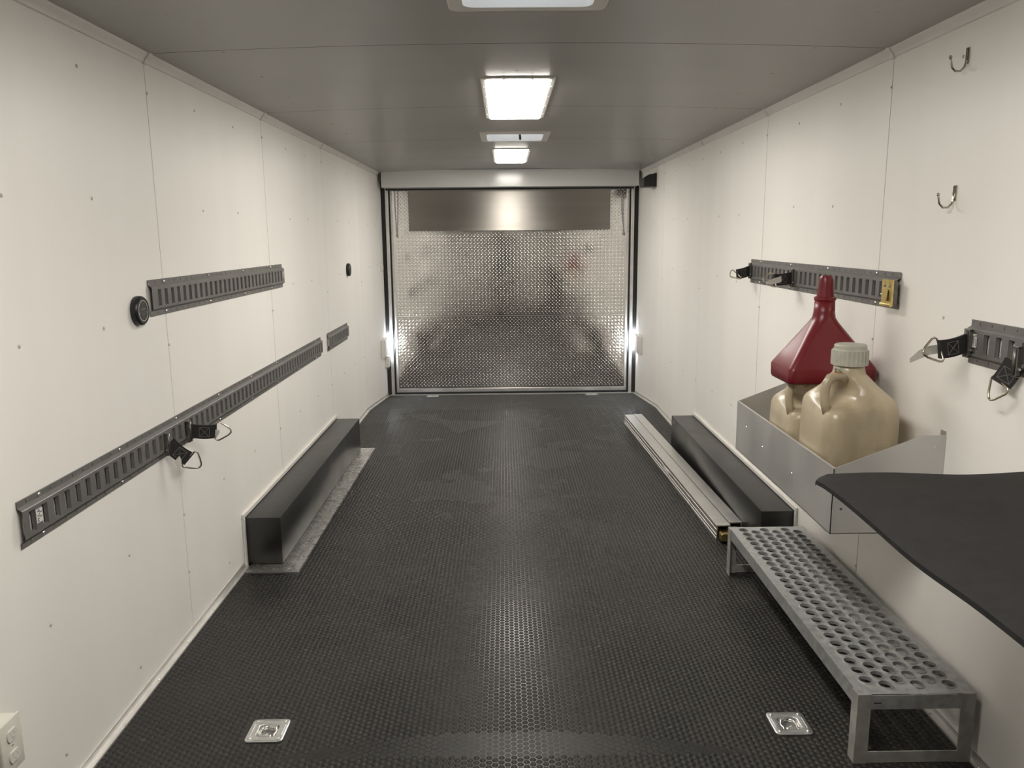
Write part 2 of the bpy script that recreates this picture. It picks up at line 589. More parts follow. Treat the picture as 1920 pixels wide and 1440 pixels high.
# aluminium base trim following the floor, broken by the wheel boxes
scbm = B()
lathe(scbm, [(.0045, 0), (.0042, .0014), (.002, .0024)], (0, 0, 0), 'z', 10)
scme = mesh_of(scbm, 'trim_screw', 'screw', True)
for side, nm in ((-1, 'baseboard_left'), (1, 'baseboard_right')):
    root = setp(bpy.data.objects.new(nm, None), label='thin aluminium base trim along the wall', kind='structure')
    COL.objects.link(root)
    root.location = (side*W, 2, 0)
    pts = [(0, .024), (.003, .024), (.004, .010), (.008, .006), (.020, .005), (.021, -.004), (0, -.004)]
    for a, b in ((YF, 3.224), (5.146, YE)):
        yy = [a]+([YB] if a < YB < b else [])+[b]
        bm = B()
        loft(bm, [[(side*(W-n_), y, floor_z(y)+z_) for n_, z_ in pts] for y in yy])
        obj('trim_strip', bm, 'alutrim', root)
        y = a+.15
        while y < b:
            if y > 1.4: inst('screw', scme, (side*(W-.014), y, floor_z(y)+.0055), root)
            y += .24

# ------------------------------------------------------------------ rear end: jambs, threshold, header, ramp door
ZD = -.100
def strip(name, dims, mt, parent, bev=0): return bx(name, dims, mt, parent, bev)
n_tr = 3
for side in (-1, 1):
    root = thing('trim_%d' % n_tr, 'rear door jamb of black rubber and bare aluminium', None, (side*1.16, 7.5, ZD), kind='structure')
    n_tr += 1
    def sx(a, b): return sorted((side*a, side*b))
    strip('rubber_seal', (*sx(1.152, 1.205), 7.492, 7.53, ZD-.02, 1.98), 'gasket', root)
    strip('aluminium_post', (*sx(1.123, 1.152), 7.486, 7.53, ZD-.02, 1.98), 'alutrim', root, .003)
    strip('edge_seal', (*sx(1.110, 1.123), 7.502, 7.53, ZD-.02, 1.98), 'gasket', root)
    strip('corner_bracket', (*sx(1.150, 1.195), 7.40, 7.485, 1.90, 1.97), 'galv2', root, .004)
root = thing('trim_%d' % n_tr, 'dark rubber seal and aluminium threshold under the ramp door', None, (0, 7.5, ZD), kind='structure'); n_tr += 1
strip('rubber_seal', (-1.112, 1.112, 7.50, 7.54, ZD-.02, ZD+.022), 'gasket', root)
strip('threshold_bar', (-1.17, 1.17, 7.478, 7.499, ZD-.02, ZD+.006), 'alutrim', root)
root = thing('trim_%d' % n_tr, 'white enamelled header box above the ramp door', None, (0, 7.3, 1.83), kind='structure'); n_tr += 1
bm = B()
box(bm, -1.152, 1.158, 7.29, 7.52, 1.832, 1.985, bev=.004)
obj('header_cover', bm, 'header', root)
strip('header_shade_strip', (-1.14, 1.14, 7.46, 7.50, 1.818, 1.832), 'gasket', root)  # black strip added to draw the shadow gap under the header

def lozenges(x0, x1, z0, z1, p=.0335, ll=.0145, ww=.0046, hh=.0027, tilt=PI/4, phase=(0, 0)):
    """relief of crossed lozenges in a local (u, v, height) frame"""
    V, F = [], []
    i0 = 0
    for typ in (0, 1):
        u = x0+p*.5+phase[0]+(p/2 if typ else 0)
        while u < x1-p*.3:
            v = z0+p*.5+phase[1]+(p/2 if typ else 0)
            while v < z1-p*.3:
                t = tilt if typ else -tilt
                c, s = math.cos(t), math.sin(t)
                for a, b, h in ((-ll, 0, 0), (0, -ww, 0), (ll, 0, 0), (0, ww, 0), (-ll*.55, 0, hh), (ll*.55, 0, hh)):
                    V.append((u+a*c-b*s, v+a*s+b*c, h))
                k = len(V)-6
                F += [(k, k+1, k+4), (k+1, k+5, k+4), (k+1, k+2, k+5), (k+2, k+3, k+5), (k+3, k+4, k+5), (k+3, k, k+4)]
                v += p
            u += p
    return V, F

door = thing('door_1', 'diamond plate ramp door closing the rear of the trailer', None, (0, 7.53, ZD+.02), kind='structure')
YD = 7.520
DX0, DX1, DZ0, DZS, DZ1 = -1.092, 1.092, ZD+.052, .654, 1.90
lower = bx('lower_plate', (DX0, DX1, YD, YD+.012, DZ0, DZS-.001), 'plate', door)
upper = bx('upper_plate', (DX0, DX1, YD, YD+.012, DZS+.001, DZ1), 'plate', door)
for pl, a, b in ((lower, DZ0+.01, DZS), (upper, DZS, DZ1)):
    V, F_ = lozenges(DX0+.012, DX1-.012, a, b)
    me = bpy.data.meshes.new('tread_relief')
    me.from_pydata([(u, YD-h, v) for u, v, h in V], [], F_)
    o = obj('tread_relief', me, 'plate', pl, smooth=True, kind='stuff')
bx('edge_strip', (DX0-.017, DX0+.006, YD-.006, YD+.02, ZD+.024, DZ1), 'alutrim', door, .002)
bx('edge_strip', (DX1-.006, DX1+.017, YD-.006, YD+.02, ZD+.024, DZ1), 'alutrim', door, .002)
bx('edge_strip', (DX0, DX1, YD-.006, YD+.02, ZD+.024, ZD+.056), 'alutrim', door, .002)
bx('joint_strip', (DX0, DX1, YD-.0006, YD, DZS-.0015, DZS+.0015), 'alutrim', door)
# folded transition flap
flap = thing('flap', None, None, (0, YD-.03, 1.84))
flap.parent = door; flap.location = Vector((0, YD-.03, 1.45))-wloc(door)
bm = B()
box(bm, -.937, .925, YD-.052, YD-.040, 1.449, 1.838, bev=.002)
obj('flap_sheet', bm, 'flap', flap)
bx('flap_hem', (-.937, .925, YD-.056, YD-.052, 1.449, 1.485), 'flap', flap, .001)
bx('spacer', (-.90, .90, YD-.040, YD-.002, 1.80, 1.838), 'gasket', flap)
# cords with end fittings
for side in (-1, 1):
    x = side*1.058
    bm = B()
    tube(bm, [(x-.006, YD-.014, 1.83), (x-.007, YD-.015, 1.62), (x+.002, YD-.016, 1.42)], .0022, 6)
    tube(bm, [(x+.024*-side, YD-.014, 1.83), (x+.018*-side, YD-.016, 1.62), (x+.006, YD-.016, 1.42)], .0022, 6)
    c = obj('safety_cord', bm, 'galv2', door)
    bm = B()
    lathe(bm, [(.006, 1.395), (.010, 1.40), (.008, 1.42), (.004, 1.43)], (x+.004, YD-.016, 0), 'z', 10)
    obj('cord_end', bm, 'galv2', c, smooth=True)
    bm = B()
    lathe(bm, [(.006, -.012), (.006, 0)], (x+side*.042, YD-.004, 1.787), 'y', 10)
    obj('rivet', bm, 'galv2', door)
    bm = B()
    lathe(bm, [(.005, -.012), (.005, 0)], (x+side*.042, YD-.004, 1.43), 'y', 10)
    obj('rivet', bm, 'galv2', door)
bx('hinge_bar', (-1.08, 1.06, YD-.014, YD-.002, 1.815, 1.835), 'galv2', door)

# ------------------------------------------------------------------ ceiling lights
def ceiling_light(y0, y1, x0, x1, label, off=''):
    zt = ceil_z(0)
    t = thing('ceiling_light'+off, label, 'light', ((x0+x1)/2, (y0+y1)/2, zt-.02), 'flat panel lights on the ceiling')
    fr = .017
    bm = B()
    out, inn = rrect((x0+x1)/2, (y0+y1)/2, (x1-x0)/2, (y1-y0)/2, .012), rrect((x0+x1)/2, (y0+y1)/2, (x1-x0)/2-fr, (y1-y0)/2-fr, .008)
    loft(bm, [[(a, b, zt+.003) for a, b in out], [(a, b, zt-.006) for a, b in out], [(a, b, zt-.008) for a, b in inn], [(a, b, zt+.003) for a, b in inn]], False, False)
    f = obj('frame', bm, 'whitepl', t)
    bm = B()
    i2 = rrect((x0+x1)/2, (y0+y1)/2, (x1-x0)/2-fr-.001, (y1-y0)/2-fr-.001, .012)
    i3 = rrect((x0+x1)/2, (y0+y1)/2, (x1-x0)/2-fr-.007, (y1-y0)/2-fr-.007, .012)
    loft(bm, [[(a, b, zt+.002) for a, b in i2], [(a, b, zt-.009) for a, b in i2], [(a, b, zt-.013) for a, b in i3]], False, True)
    obj('diffuser'+off, bm, 'diff', t)
    for yy in np.linspace(y0+.16, y1-.16, 4):
        for xx in (x0+.006, x1-.006):
            inst('screw', scme, (xx, yy, zt-.0075), t, (PI, 0, 0))
    for xx in (x0+.09, x1-.09):
        inst('screw', scme, (xx, y0+.006, zt-.0075), t, (PI, 0, 0))
ceiling_light(3.185, 4.225, -.142, .148, 'lit white panel light between the two roof vents')
ceiling_light(5.650, 6.650, -.135, .135, 'lit white panel light between a roof vent and the rear header')
# next panel of the same row (2.45 m pitch), above the photographer and out of the picture
ceiling_light(.725, 1.765, -.142, .148, 'lit white panel light next in the row, above the photographer', '_offscreen')

# ------------------------------------------------------------------ roof vents
def roof_vent(x, y, h, label):
    zt = ceil_z(0)
    t = thing('roof_vent', label, 'roof vent', (x, y, zt), 'square roof vents')
    bm = B()
    o1, o2, i1 = rrect(x, y, h+.030, h+.030, .02), rrect(x, y, h+.024, h+.024, .02), rrect(x, y, h-.010, h-.010, .03)
    loft(bm, [[(a, b, ceil_z(0)+.004) for a, b in o1], [(a, b, zt-.006) for a, b in o1], [(a, b, zt-.012) for a, b in o2],
              [(a, b, zt-.012) for a, b in i1], [(a, b, zt+.05) for a, b in i1]], False, False)
    obj('garnish_frame', bm, 'whitepl', t, smooth=35)
    bm = B()
    i2 = rrect(x, y, h-.008, h-.008, .03)
    loft(bm, [[(a, b, zt+.03) for a, b in i2], [(a, b, zt+.12) for a, b in i2]], False, False)
    obj('throat', bm, 'throat', t, smooth=35)
    bm = B()
    L0 = rrect(x, y, h+.03, h+.03, .03)
    L1 = rrect(x, y, h+.02, h+.02, .05)
    L2 = rrect(x, y, h*.5, h*.5, .06)
    loft(bm, [[(a, b, zt+.118) for a, b in L0], [(a, b, zt+.145) for a, b in L1], [(a, b, zt+.165) for a, b in L2]], False, True)
    obj('lid', bm, 'lid', t, smooth=35)
    bm = B()
    tube(bm, [(x-h+.01, y+.02, zt+.06), (x-.02, y, zt+.075), (x+h-.01, y+.02, zt+.06)], .006, 6)
    tube(bm, [(x, y-.02, zt+.07), (x+.03, y-.06, zt+.1), (x+.10, y-.12, zt+.11)], .005, 6)
    obj('lift_arm', bm, 'galv2', t)
    bm = B()
    tube(bm, [(x+.01, y, zt+.07), (x+.012, y-.02, zt+.035), (x+.03, y-.05, zt+.005), (x+.032, y-.06, zt-.028)], .007, 8)
    obj('crank_handle', bm, 'blackpl', t, smooth=True)
roof_vent(*VENTS[0], 'white roof vent partly cropped by the photo edge, not between lights')
roof_vent(*VENTS[1], 'white roof vent with dark crank between the two lit panels')

# ================================================================== TRACKS
def etrack(y0, y1, z0, side, label, sticker=None):
    t = thing('e_track_rail', label, 'track rail', (side*W, (y0+y1)/2, z0), 'slotted grey tracks on the walls')
    H = .1165
    prof = [(.0022, 0), (.0030, .001), (.0030, .0059), (.0030, .0131), (.0030, .0165), (.0125, .0225), (.0140, .0245),
            (.0140, .0325), (.0140, .0840), (.0140, .0920), (.0125, .0940), (.0030, .1000), (.0030, .1034), (.0030, .1106), (.0030, .1155), (.0022, H)]
    p = .0508
    ns = int((y1-y0-.02)/p)
    off = ((y1-y0)-(ns-1)*p)/2
    sw = .0120
    fh = .0019
    cuts = [y0]
    for k in range(ns):
        c = y0+off+k*p
        cuts += [c-sw, c-fh, c+fh, c+sw]
    cuts.append(y1)
    bm = B()
    V = [[bm.verts.new((side*(W-n_), y, z0+z_)) for n_, z_ in prof] for y in cuts]
    def lip(ring, xin, tp):
        """inward lips around an opening"""
        c = sum((v.co for v in ring), Vector())/len(ring)
        low = []
        for v in ring:
            q = v.co.copy()
            q.x = side*xin
            if abs(q.y-c.y) > 1e-5: q.y += tp*(1 if c.y > q.y else -1)
            q.z += tp*(1 if c.z > q.z else -1)
            low.append(bm.verts.new(q))
        m_ = len(ring)
        for k in range(m_):
            bm.faces.new((ring[k], ring[(k+1) % m_], low[(k+1) % m_], low[k]))
    SLOT, HO = 7, (2, 12)                     # profile rows of the slot and of the two rows of fixing holes
    for j in range(len(cuts)-1):
        ph = j % 4
        for i in range(len(prof)-1):
            if ph and i == SLOT: continue
            if ph == 2 and i in HO: continue
            bm.faces.new((V[j][i], V[j+1][i], V[j+1][i+1], V[j][i+1]))
        if ph == 2:
            a, b = j-1, j+2                   # whole slot spans three columns
            lip([V[q][SLOT] for q in range(a, b+1)]+[V[q][SLOT+1] for q in range(b, a-1, -1)], W-.0050, .0012)
            for i in HO:
                lip([V[j][i], V[j+1][i], V[j+1][i+1], V[j][i+1]], W-.0004, 0)
    obj('track_body', bm, 'rail', t)
    for y in studs_y:
        if y0+.01 < y < y1-.01:
            for zz in (.0095, .107):
                inst('screw', scrw, (side*(W-.003), y+random.uniform(-.004, .004), z0+zz), t, (0, 0, 0) if side < 0 else (0, 0, PI))
    if sticker is not None:
        ys_, w_, hgt, zz, kind = sticker
        x0, x1 = sorted((side*(W-.0142), side*(W-.0147)))
        st = bx('sticker', (x0, x1, ys_, ys_+w_, z0+zz, z0+zz+hgt), 'sticker', t)
        bm = B()
        x0, x1 = sorted((side*(W-.0147), side*(W-.0150)))
        if kind == 'bar':
            z = z0+zz+.004
            while z < z0+zz+hgt-.006:
                th = random.choice((.0006, .0010, .0018))
                box(bm, x0, x1, ys_+w_*.42, ys_+w_*.92, z, z+th)
                z += th+random.choice((.0006, .0012))
            box(bm, x0, x1, ys_+w_*.08, ys_+w_*.25, z0+zz+hgt*.78, z0+zz+hgt*.95)
            box(bm, x0, x1, ys_+w_*.12, ys_+w_*.18, z0+zz+hgt*.1, z0+zz+hgt*.68)
        else:
            for q in range(9):
                a = ys_+random.uniform(.1, .6)*w_
                z = z0+zz+hgt*(.08+.1*q)
                box(bm, x0, x1, a, a+w_*random.uniform(.1, .4), z, z+.002)
        obj('print', bm, 'ink', st)
    return t
sb = B()
lathe(sb, [(.0058, 0), (.0056, .0016), (.0034, .0034)], (0, 0, 0), 'x', 10)
scrw = mesh_of(sb, 'flange_screw', 'screw', True)
etrack(1.752, 4.822, .682, -1, 'longest grey slotted track, low on the wall, holding two straps', (1.802, .026, .034, .046, 'worn'))
etrack(5.003, 5.655, .680, -1, 'short grey slotted track between the longest track and the rear door')
etrack(2.532, 4.066, 1.148, -1, 'grey slotted track above the longest track, beside the black disc', (4.035, .016, .03, .05, 'worn'))
etrack(2.491, 4.025, 1.152, 1, 'grey slotted track behind the red funnel with gold fitting')
etrack(1.10, 2.093, 1.046, 1, 'grey slotted track above the black table, with barcode sticker', (2.050-.006, .024, .036, .046, 'bar'))

# tie-down straps clipped into the tracks
def strap(anchor, end, side, label, sag=.004, ringtilt=0.0, tag=None, ring_len=.052, group='black strap anchors clipped into the tracks'):
    A, E_ = Vector(anchor), Vector(end)
    t = thing('tie_down_strap', label, 'strap', A, group)
    d = (E_-A); Ln = d.length; d.normalize()
    wv = Vector((0, 0, 1)); wv = (wv-d*wv.dot(d)).normalized()
    nv = d.cross(wv).normalized()
    hw = .0245
    # webbing ribbon, two layers
    bm = B()
    loops = []
    for i in range(9):
        f = i/8
        c = A+d*(.006+(Ln-.006)*f)-Vector((0, 0, 1))*sag*math.sin(PI*f)
        th = .0035 if f < .95 else .005
        loops.append([c+wv*hw-nv*th, c+wv*hw+nv*th, c-wv*hw+nv*th, c-wv*hw-nv*th])
    loft(bm, loops)
    wb = obj('webbing', bm, 'web', t)
    # X-box stitching on both faces
    bm = B()
    mid = A+d*(Ln*.55)-Vector((0, 0, 1))*sag
    q = .0165
    for sgn in (-1, 1):
        o = mid+nv*(.0040*sgn)
        pts = [o+d*a*q+wv*b*q for a, b in ((-1, -1), (1, -1), (1, 1), (-1, 1))]
        for a, b in ((0, 1), (1, 2), (2, 3), (3, 0), (0, 2), (1, 3)):
            tube(bm, [pts[a], pts[b]], .0009, 4)
    obj('stitching', bm, 'stitch', wb)
    # ring: rounded triangle
    rw = (wv*math.cos(ringtilt)+nv*math.sin(ringtilt)).normalized()
    R0 = E_-d*.004
    P = [(0, .028), (0, .0), (0, -.028), (.006, -.033), (.014, -.0315), (.030, -.022), (.044, -.013), (.0515, -.005), (.0525, 0), (.0515, .005), (.044, .013), (.030, .022), (.014, .0315), (.006, .033)]
    bm = B()
    tube(bm, [R0+d*(a*ring_len/.0525)+rw*b for a, b in P], .0029, 8, closed=True)
    obj('ring', bm, 'ringst', t, smooth=True)
    # spring fitting hooked into the slot
    s = side
    xw = s*(W-.0145)
    bm = B()
    x0, x1 = sorted((xw, xw-s*.010))
    box(bm, x0, x1, A.y-.013, A.y-.008, A.z-.038, A.z+.034, bev=.001)
    box(bm, x0, x1, A.y+.008, A.y+.013, A.z-.038, A.z+.034, bev=.001)
    box(bm, x0, x1, A.y-.013, A.y+.013, A.z+.030, A.z+.036, bev=.001)
    box(bm, x0, x1, A.y-.013, A.y+.013, A.z-.040, A.z-.034, bev=.001)
    ft = obj('spring_fitting', bm, 'fitting', t)
    bm = B()
    tube(bm, [(xw-s*.008, A.y, A.z-.036), (xw-s*.008, A.y, A.z+.032)], .0055, 8)
    obj('cross_pin', bm, 'fitting', ft, smooth=True)
    bm = B()
    tube(bm, [(xw-s*.005, A.y-.010, A.z-.018), (xw-s*.009, A.y-.024, A.z-.018)], .003, 6)
    obj('release_tab', bm, 'screw', ft)
    if tag:
        bm = B()
        T = [Vector(p) for p in tag]
        loops = []
        k = len(T)
        for i, c in enumerate(T):
            hwt = .012 if i < k-1 else .006
            loops.append([c+wv*hwt, c+wv*hwt+nv*.0006, c-wv*hwt+nv*.0006, c-wv*hwt])
        loft(bm, loops)
        obj('paper_tag', bm, 'paper', t)
    return t
strap((-1.172, 2.535, .732), (-1.122, 2.575, .667), -1, 'drooping black strap on the low track with brass-toned triangular ring', .006, .2,
      [(-1.150, 2.545, .676), (-1.142, 2.54, .664), (-1.137, 2.535, .650)])
strap((-1.172, 2.715, .730), (-1.086, 2.745, .720), -1, 'black strap sticking straight out of the low track, X stitching visible', .004, -.1,
      [(-1.088, 2.735, .716), (-1.078, 2.73, .716), (-1.070, 2.728, .722)])
strap((1.172, 3.985, 1.214), (1.090, 3.93, 1.198), 1, 'black strap at the far end of the track behind the funnel', .003, .9)
strap((1.172, 3.395, 1.207), (1.085, 3.375, 1.200), 1, 'black strap with a worn paper tag on the track behind the funnel', .003, .5,
      [(1.115, 3.365, 1.203), (1.080, 3.355, 1.195), (1.045, 3.35, 1.188)])
strap((1.172, 2.074, 1.103), (1.083, 2.052, 1.088), 1, 'black strap with long paper tag beside the barcode sticker', .004, .35,
      [(1.090, 2.062, 1.088), (1.063, 2.06, 1.085), (1.035, 2.057, 1.074), (1.010, 2.055, 1.058)])
strap((1.172, 1.87, 1.103-.018), (1.155, 1.895, 1.025), 1, 'drooping black strap hanging over the table from the barcoded track', .004, .5)

# gold E-track fitting
t = thing('track_fitting', 'gold zinc track fitting on the end of the track behind the funnel', 'fitting', (1.17, 2.51, 1.16))
bm = B()
plate_holes(bm, rect(2.478, 2.546, 1.163, 1.246), [rect(2.497, 2.529, 1.180, 1.210)], 0, 1.155, 1.160)
obj('face_plate', bm, 'gold', t)
for ya in (2.480, 2.538):
    bx('side_cheek', (1.160, 1.175, ya, ya+.005, 1.168, 1.240), 'fitting', t, .001)
for yy in (2.496, 2.528):
    bm = B(); lathe(bm, [(.003, -.003), (.0045, -.0015), (.0045, 0)], (1.155, yy, 1.226), 'x', 10); obj('rivet', bm, 'galv2', t, smooth=True)
bm = B(); prism(bm, [(1.149, 1.178), (1.1545, 1.180), (1.1545, 1.214), (1.153, 1.214)], 1, 2.500, 2.524); obj('latch_tongue', bm, 'gold', t)
bx('lower_lip', (1.149, 1.157, 2.478, 2.546, 1.161, 1.171), 'gold', t, .002)
bm = B(); tube(bm, [(1.166, 2.544, 1.190), (1.168, 2.572, 1.196)], .0035, 8); obj('release_pin', bm, 'screw', t)

# ================================================================== WHEEL BOXES
def wheel_box(side, y0, y1, xin, h, label):
    t = thing('wheel_box', label, 'wheel box', (side*(W+xin)/2, (y0+y1)/2, 0), 'black wheel boxes along the walls')
    x0, x1 = sorted((side*(W-.001), side*xin))
    bm = B()
    box(bm, x0, x1, y0, y1, .003, h, bev=.004, seg=2)
    obj('box_cover', bm, 'box', t, smooth=30)
    return t
def box_trim(side, y0, y1, h):
    a, b = sorted((side*W, side*(W-.010)))
    global n_tr
    root = thing('trim_%d' % n_tr, 'white trim framing the wheel box on the wall', None, (side*W, y0, 0), kind='structure'); n_tr += 1
    bx('top_strip', (a, b, y0-.022, y1+.01, h+.001, h+.021), 'trim', root, .003)
    bx('upright_strip', (a, b, y0-.022, y0-.001, -.002, h+.001), 'trim', root, .003)
    bx('upright_strip', (a, b, y1+.001, y1+.010, -.002, h+.001), 'trim', root, .003)
wheel_box(-1, 3.245, 5.135, 1.031, .214, 'black wheel box with a diamond plate apron on the floor')
wheel_box(1, 3.245, 5.110, 1.040, .216, 'black wheel box beside the two aluminium beams')
box_trim(-1, 3.245, 5.135, .214)
box_trim(1, 3.245, 5.110, .216)
# diamond plate apron round the left box
t = thing('floor_plate', 'thin diamond plate apron on the floor around the wheel box', 'floor plate', (-1.0, 4.1, 0))
bm = B(); box(bm, -1.168, -.944, 3.158, 3.245, -.001, .003); box(bm, -1.031, -.944, 3.245, 5.158, -.001, .003); box(bm, -1.168, -1.031, 5.136, 5.158, -.001, .003)
obj('plate_sheet', bm, 'plate2', t)
V1, F1 = lozenges(-1.165, -1.03, 3.158, 3.245, .036, .0150, .0046, .0022, PI/4)
V2, F2 = lozenges(-1.030, -.944, 3.158, 5.158, .036, .0150, .0046, .0022, PI/4)
me = bpy.data.meshes.new('plate_relief')
me.from_pydata([(u, v, .003+h) for u, v, h in V1+V2], [], F1+[tuple(i+len(V1) for i in f) for f in F2])
obj('plate_relief', me, 'plate2', t, smooth=True, kind='stuff')

# ================================================================== TIE-DOWN RING PANS
def ring_pan():
    t = thing('floor_ring', 'x', 'tie-down ring', (0, 0, 0), 'recessed tie-down rings in the floor')
    bm = B()
    hs = .0535
    out = rrect(0, 0, hs, hs, .014, 5)
    nO = len(out)
    circ = []
    for a, b in out:
        th = math.atan2(b, a)
        circ.append((.0355*math.cos(th), .0355*math.sin(th)))
    loft(bm, [[(a, b, 0) for a, b in out], [(a, b, .0030) for a, b in out], [(a*.985, b*.985, .0036) for a, b in out], [(a*1.06, b*1.06, .0036) for a, b in circ],
              [(a, b, .0020) for a, b in circ], [(a*.94, b*.94, -.012) for a, b in circ], [(a*.80, b*.80, -.016) for a, b in circ]], False, True)
    obj('pan', bm, 'galvring', t, smooth=40, local=True)
    # raised folds in the plate
    for dims in ((-.046, -.0425, -.026, .026), (.0425, .046, -.026, .026), (-.026, .026, -.047, -.0435), (-.026, .026, .0435, .047)):
        bm = B(); box(bm, *dims, .0032, .0046, bev=.0008); obj('stiffening_rib', bm, 'galvring', t, local=True)
    bm = B()
    rr = .0225
    path = [(rr*math.cos(a), rr*math.sin(a)+.002, -.006+.004*(math.sin(a) > .5)) for a in np.linspace(-.6, PI+.6, 20)]
    path += [(-.022, -.024, -.006), (0, -.025, -.006), (.022, -.024, -.006)]
    tube(bm, path, .0052, 10, closed=True)
    obj('ring', bm, 'steel', t, smooth=True, local=True)
    bm = B(); box(bm, -.016, .016, -.030, -.018, -.012, .003, bev=.003); obj('clamp_strap', bm, 'galvring', t, local=True)
    for sx_ in (-1, 1):
        for sy_ in (-1, 1):
            bm = B(); lathe(bm, [(.0058, .003), (.0054, .0055), (.003, .0070)], (sx_*.040, sy_*.040, 0), 'z', 10); obj('screw', bm, 'screw', t, smooth=True, local=True)
    return t
M['galvring'] = mat('bright_galvanised', (.66, .67, .66), .30, .9, var=.08, vscale=60)
lab = ['square tie-down ring plate in the floor below the longest track', 'square tie-down ring plate in the floor next to the perforated step',
       'far tie-down ring plate before the ramp door, on the black disc side', 'far tie-down ring plate before the ramp door, on the wall speaker side']
rp = ring_pan()
for i, (x, y) in enumerate(RINGS):
    o = rp if i == 0 else copy_tree(rp)
    o.location = (x, y, floor_z(y)+.0006)
    o['label'] = lab[i]
    if i > 1: o.rotation_euler = (-math.atan(DROP/(7.5-YB)), 0, 0)

# ================================================================== PERFORATED STEP
sx0, sx1, sy0, sy1, sz = .862, 1.166, 1.885, 3.102, .200
step = thing('perforated_step', 'long galvanised step with round punched holes on angle-iron legs', 'step', ((sx0+sx1)/2, (sy0+sy1)/2, 0))
bm = B()
nc, cw = 6, .0425
x_off = (sx0+sx1)/2-nc*cw/2
nr, cp = 24, .0483
y_off = (sy0+sy1)/2-(nr+.5)*cp/2
hr = .0183
SEG = 16
for c in range(nc):
    for r in range(nr):
        cx = x_off+(c+.5)*cw
        cy = y_off+(r+.5)*cp+(cp/2 if c % 2 == 0 else 0)
        ca = math.atan2(cp/2, cw/2)
        angs = []
        for k, (a0, a1) in enumerate(((-ca, ca), (ca, PI-ca), (PI-ca, PI+ca), (PI+ca, 2*PI-ca))):
            angs += [a0+(a1-a0)*q/4 for q in range(4)]
        outer, rings = [], [[], [], [], []]
        for a in angs:
            ck, sk = math.cos(a), math.sin(a)
            s_ = min(cw/2/abs(ck) if abs(ck) > 1e-6 else 9, cp/2/abs(sk) if abs(sk) > 1e-6 else 9)
            outer.append((cx+s_*ck, cy+s_*sk, sz))
            for q, (ra, dz) in enumerate(((hr+.0024, 0), (hr+.0008, .0036), (hr-.0010, .0036), (hr-.0016, -.0060))):
                rings[q].append((cx+ra*ck, cy+ra*sk, sz+dz))
        loft(bm, [outer]+rings, False, False)
# margins
xa, xb = x_off, x_off+nc*cw
def q4(p): bm.faces.new([bm.verts.new(v) for v in p])
q4([(sx0, sy0, sz), (xa, sy0, sz), (xa, sy1, sz), (sx0, sy1, sz)])
q4([(xb, sy0, sz), (sx1, sy0, sz), (sx1, sy1, sz), (xb, sy1, sz)])
for c in range(nc):
    a, b = x_off+c*cw, x_off+(c+1)*cw
    o = cp/2 if c % 2 == 0 else 0
    q4([(a, sy0, sz), (b, sy0, sz), (b, y_off+o, sz), (a, y_off+o, sz)])
    q4([(a, y_off+o+nr*cp, sz), (b, y_off+o+nr*cp, sz), (b, sy1, sz), (a, sy1, sz)])
obj('tread_plate', bm, 'galv', step, smooth=30)
for x0, x1 in ((sx0, sx0+.003), (sx1-.003, sx1)):
    bx('side_skirt', (x0, x1, sy0+.002, sy1-.002, sz-.044, sz-.0005), 'galv', step)
for xx in (sx0+.002, ):
    pass
def angle_leg(x, y, dx, dy):
    a, th = .036, .004
    bm = B()
    prism(bm, [(x, y), (x+dx*a, y), (x+dx*a, y+dy*th), (x+dx*th, y+dy*th), (x+dx*th, y+dy*a), (x, y+dy*a)], 2, 0, sz+.0005)
    obj('leg', bm, 'galv2', step)
for yv, dy in ((sy0-.004, 1), (sy1+.004, -1)):
    angle_leg(sx0-.004, yv, 1, dy)
    angle_leg(sx1+.004, yv, -1, dy)
    ya, yb = sorted((yv, yv+dy*.004))
    bx('foot_bar', (sx0+.032, sx1-.032, ya+.0005, yb-.0005, .002, .034), 'galv2', step)
    bm = B()
    plate_holes(bm, rect(sx0+.032, sx1-.032, sz-.042, sz-.002), [rect(sx0+.040, sx0+.060, sz-.028, sz-.022)], 1, ya+.0005, yb-.0005)
    obj('end_bar', bm, 'galv', step)

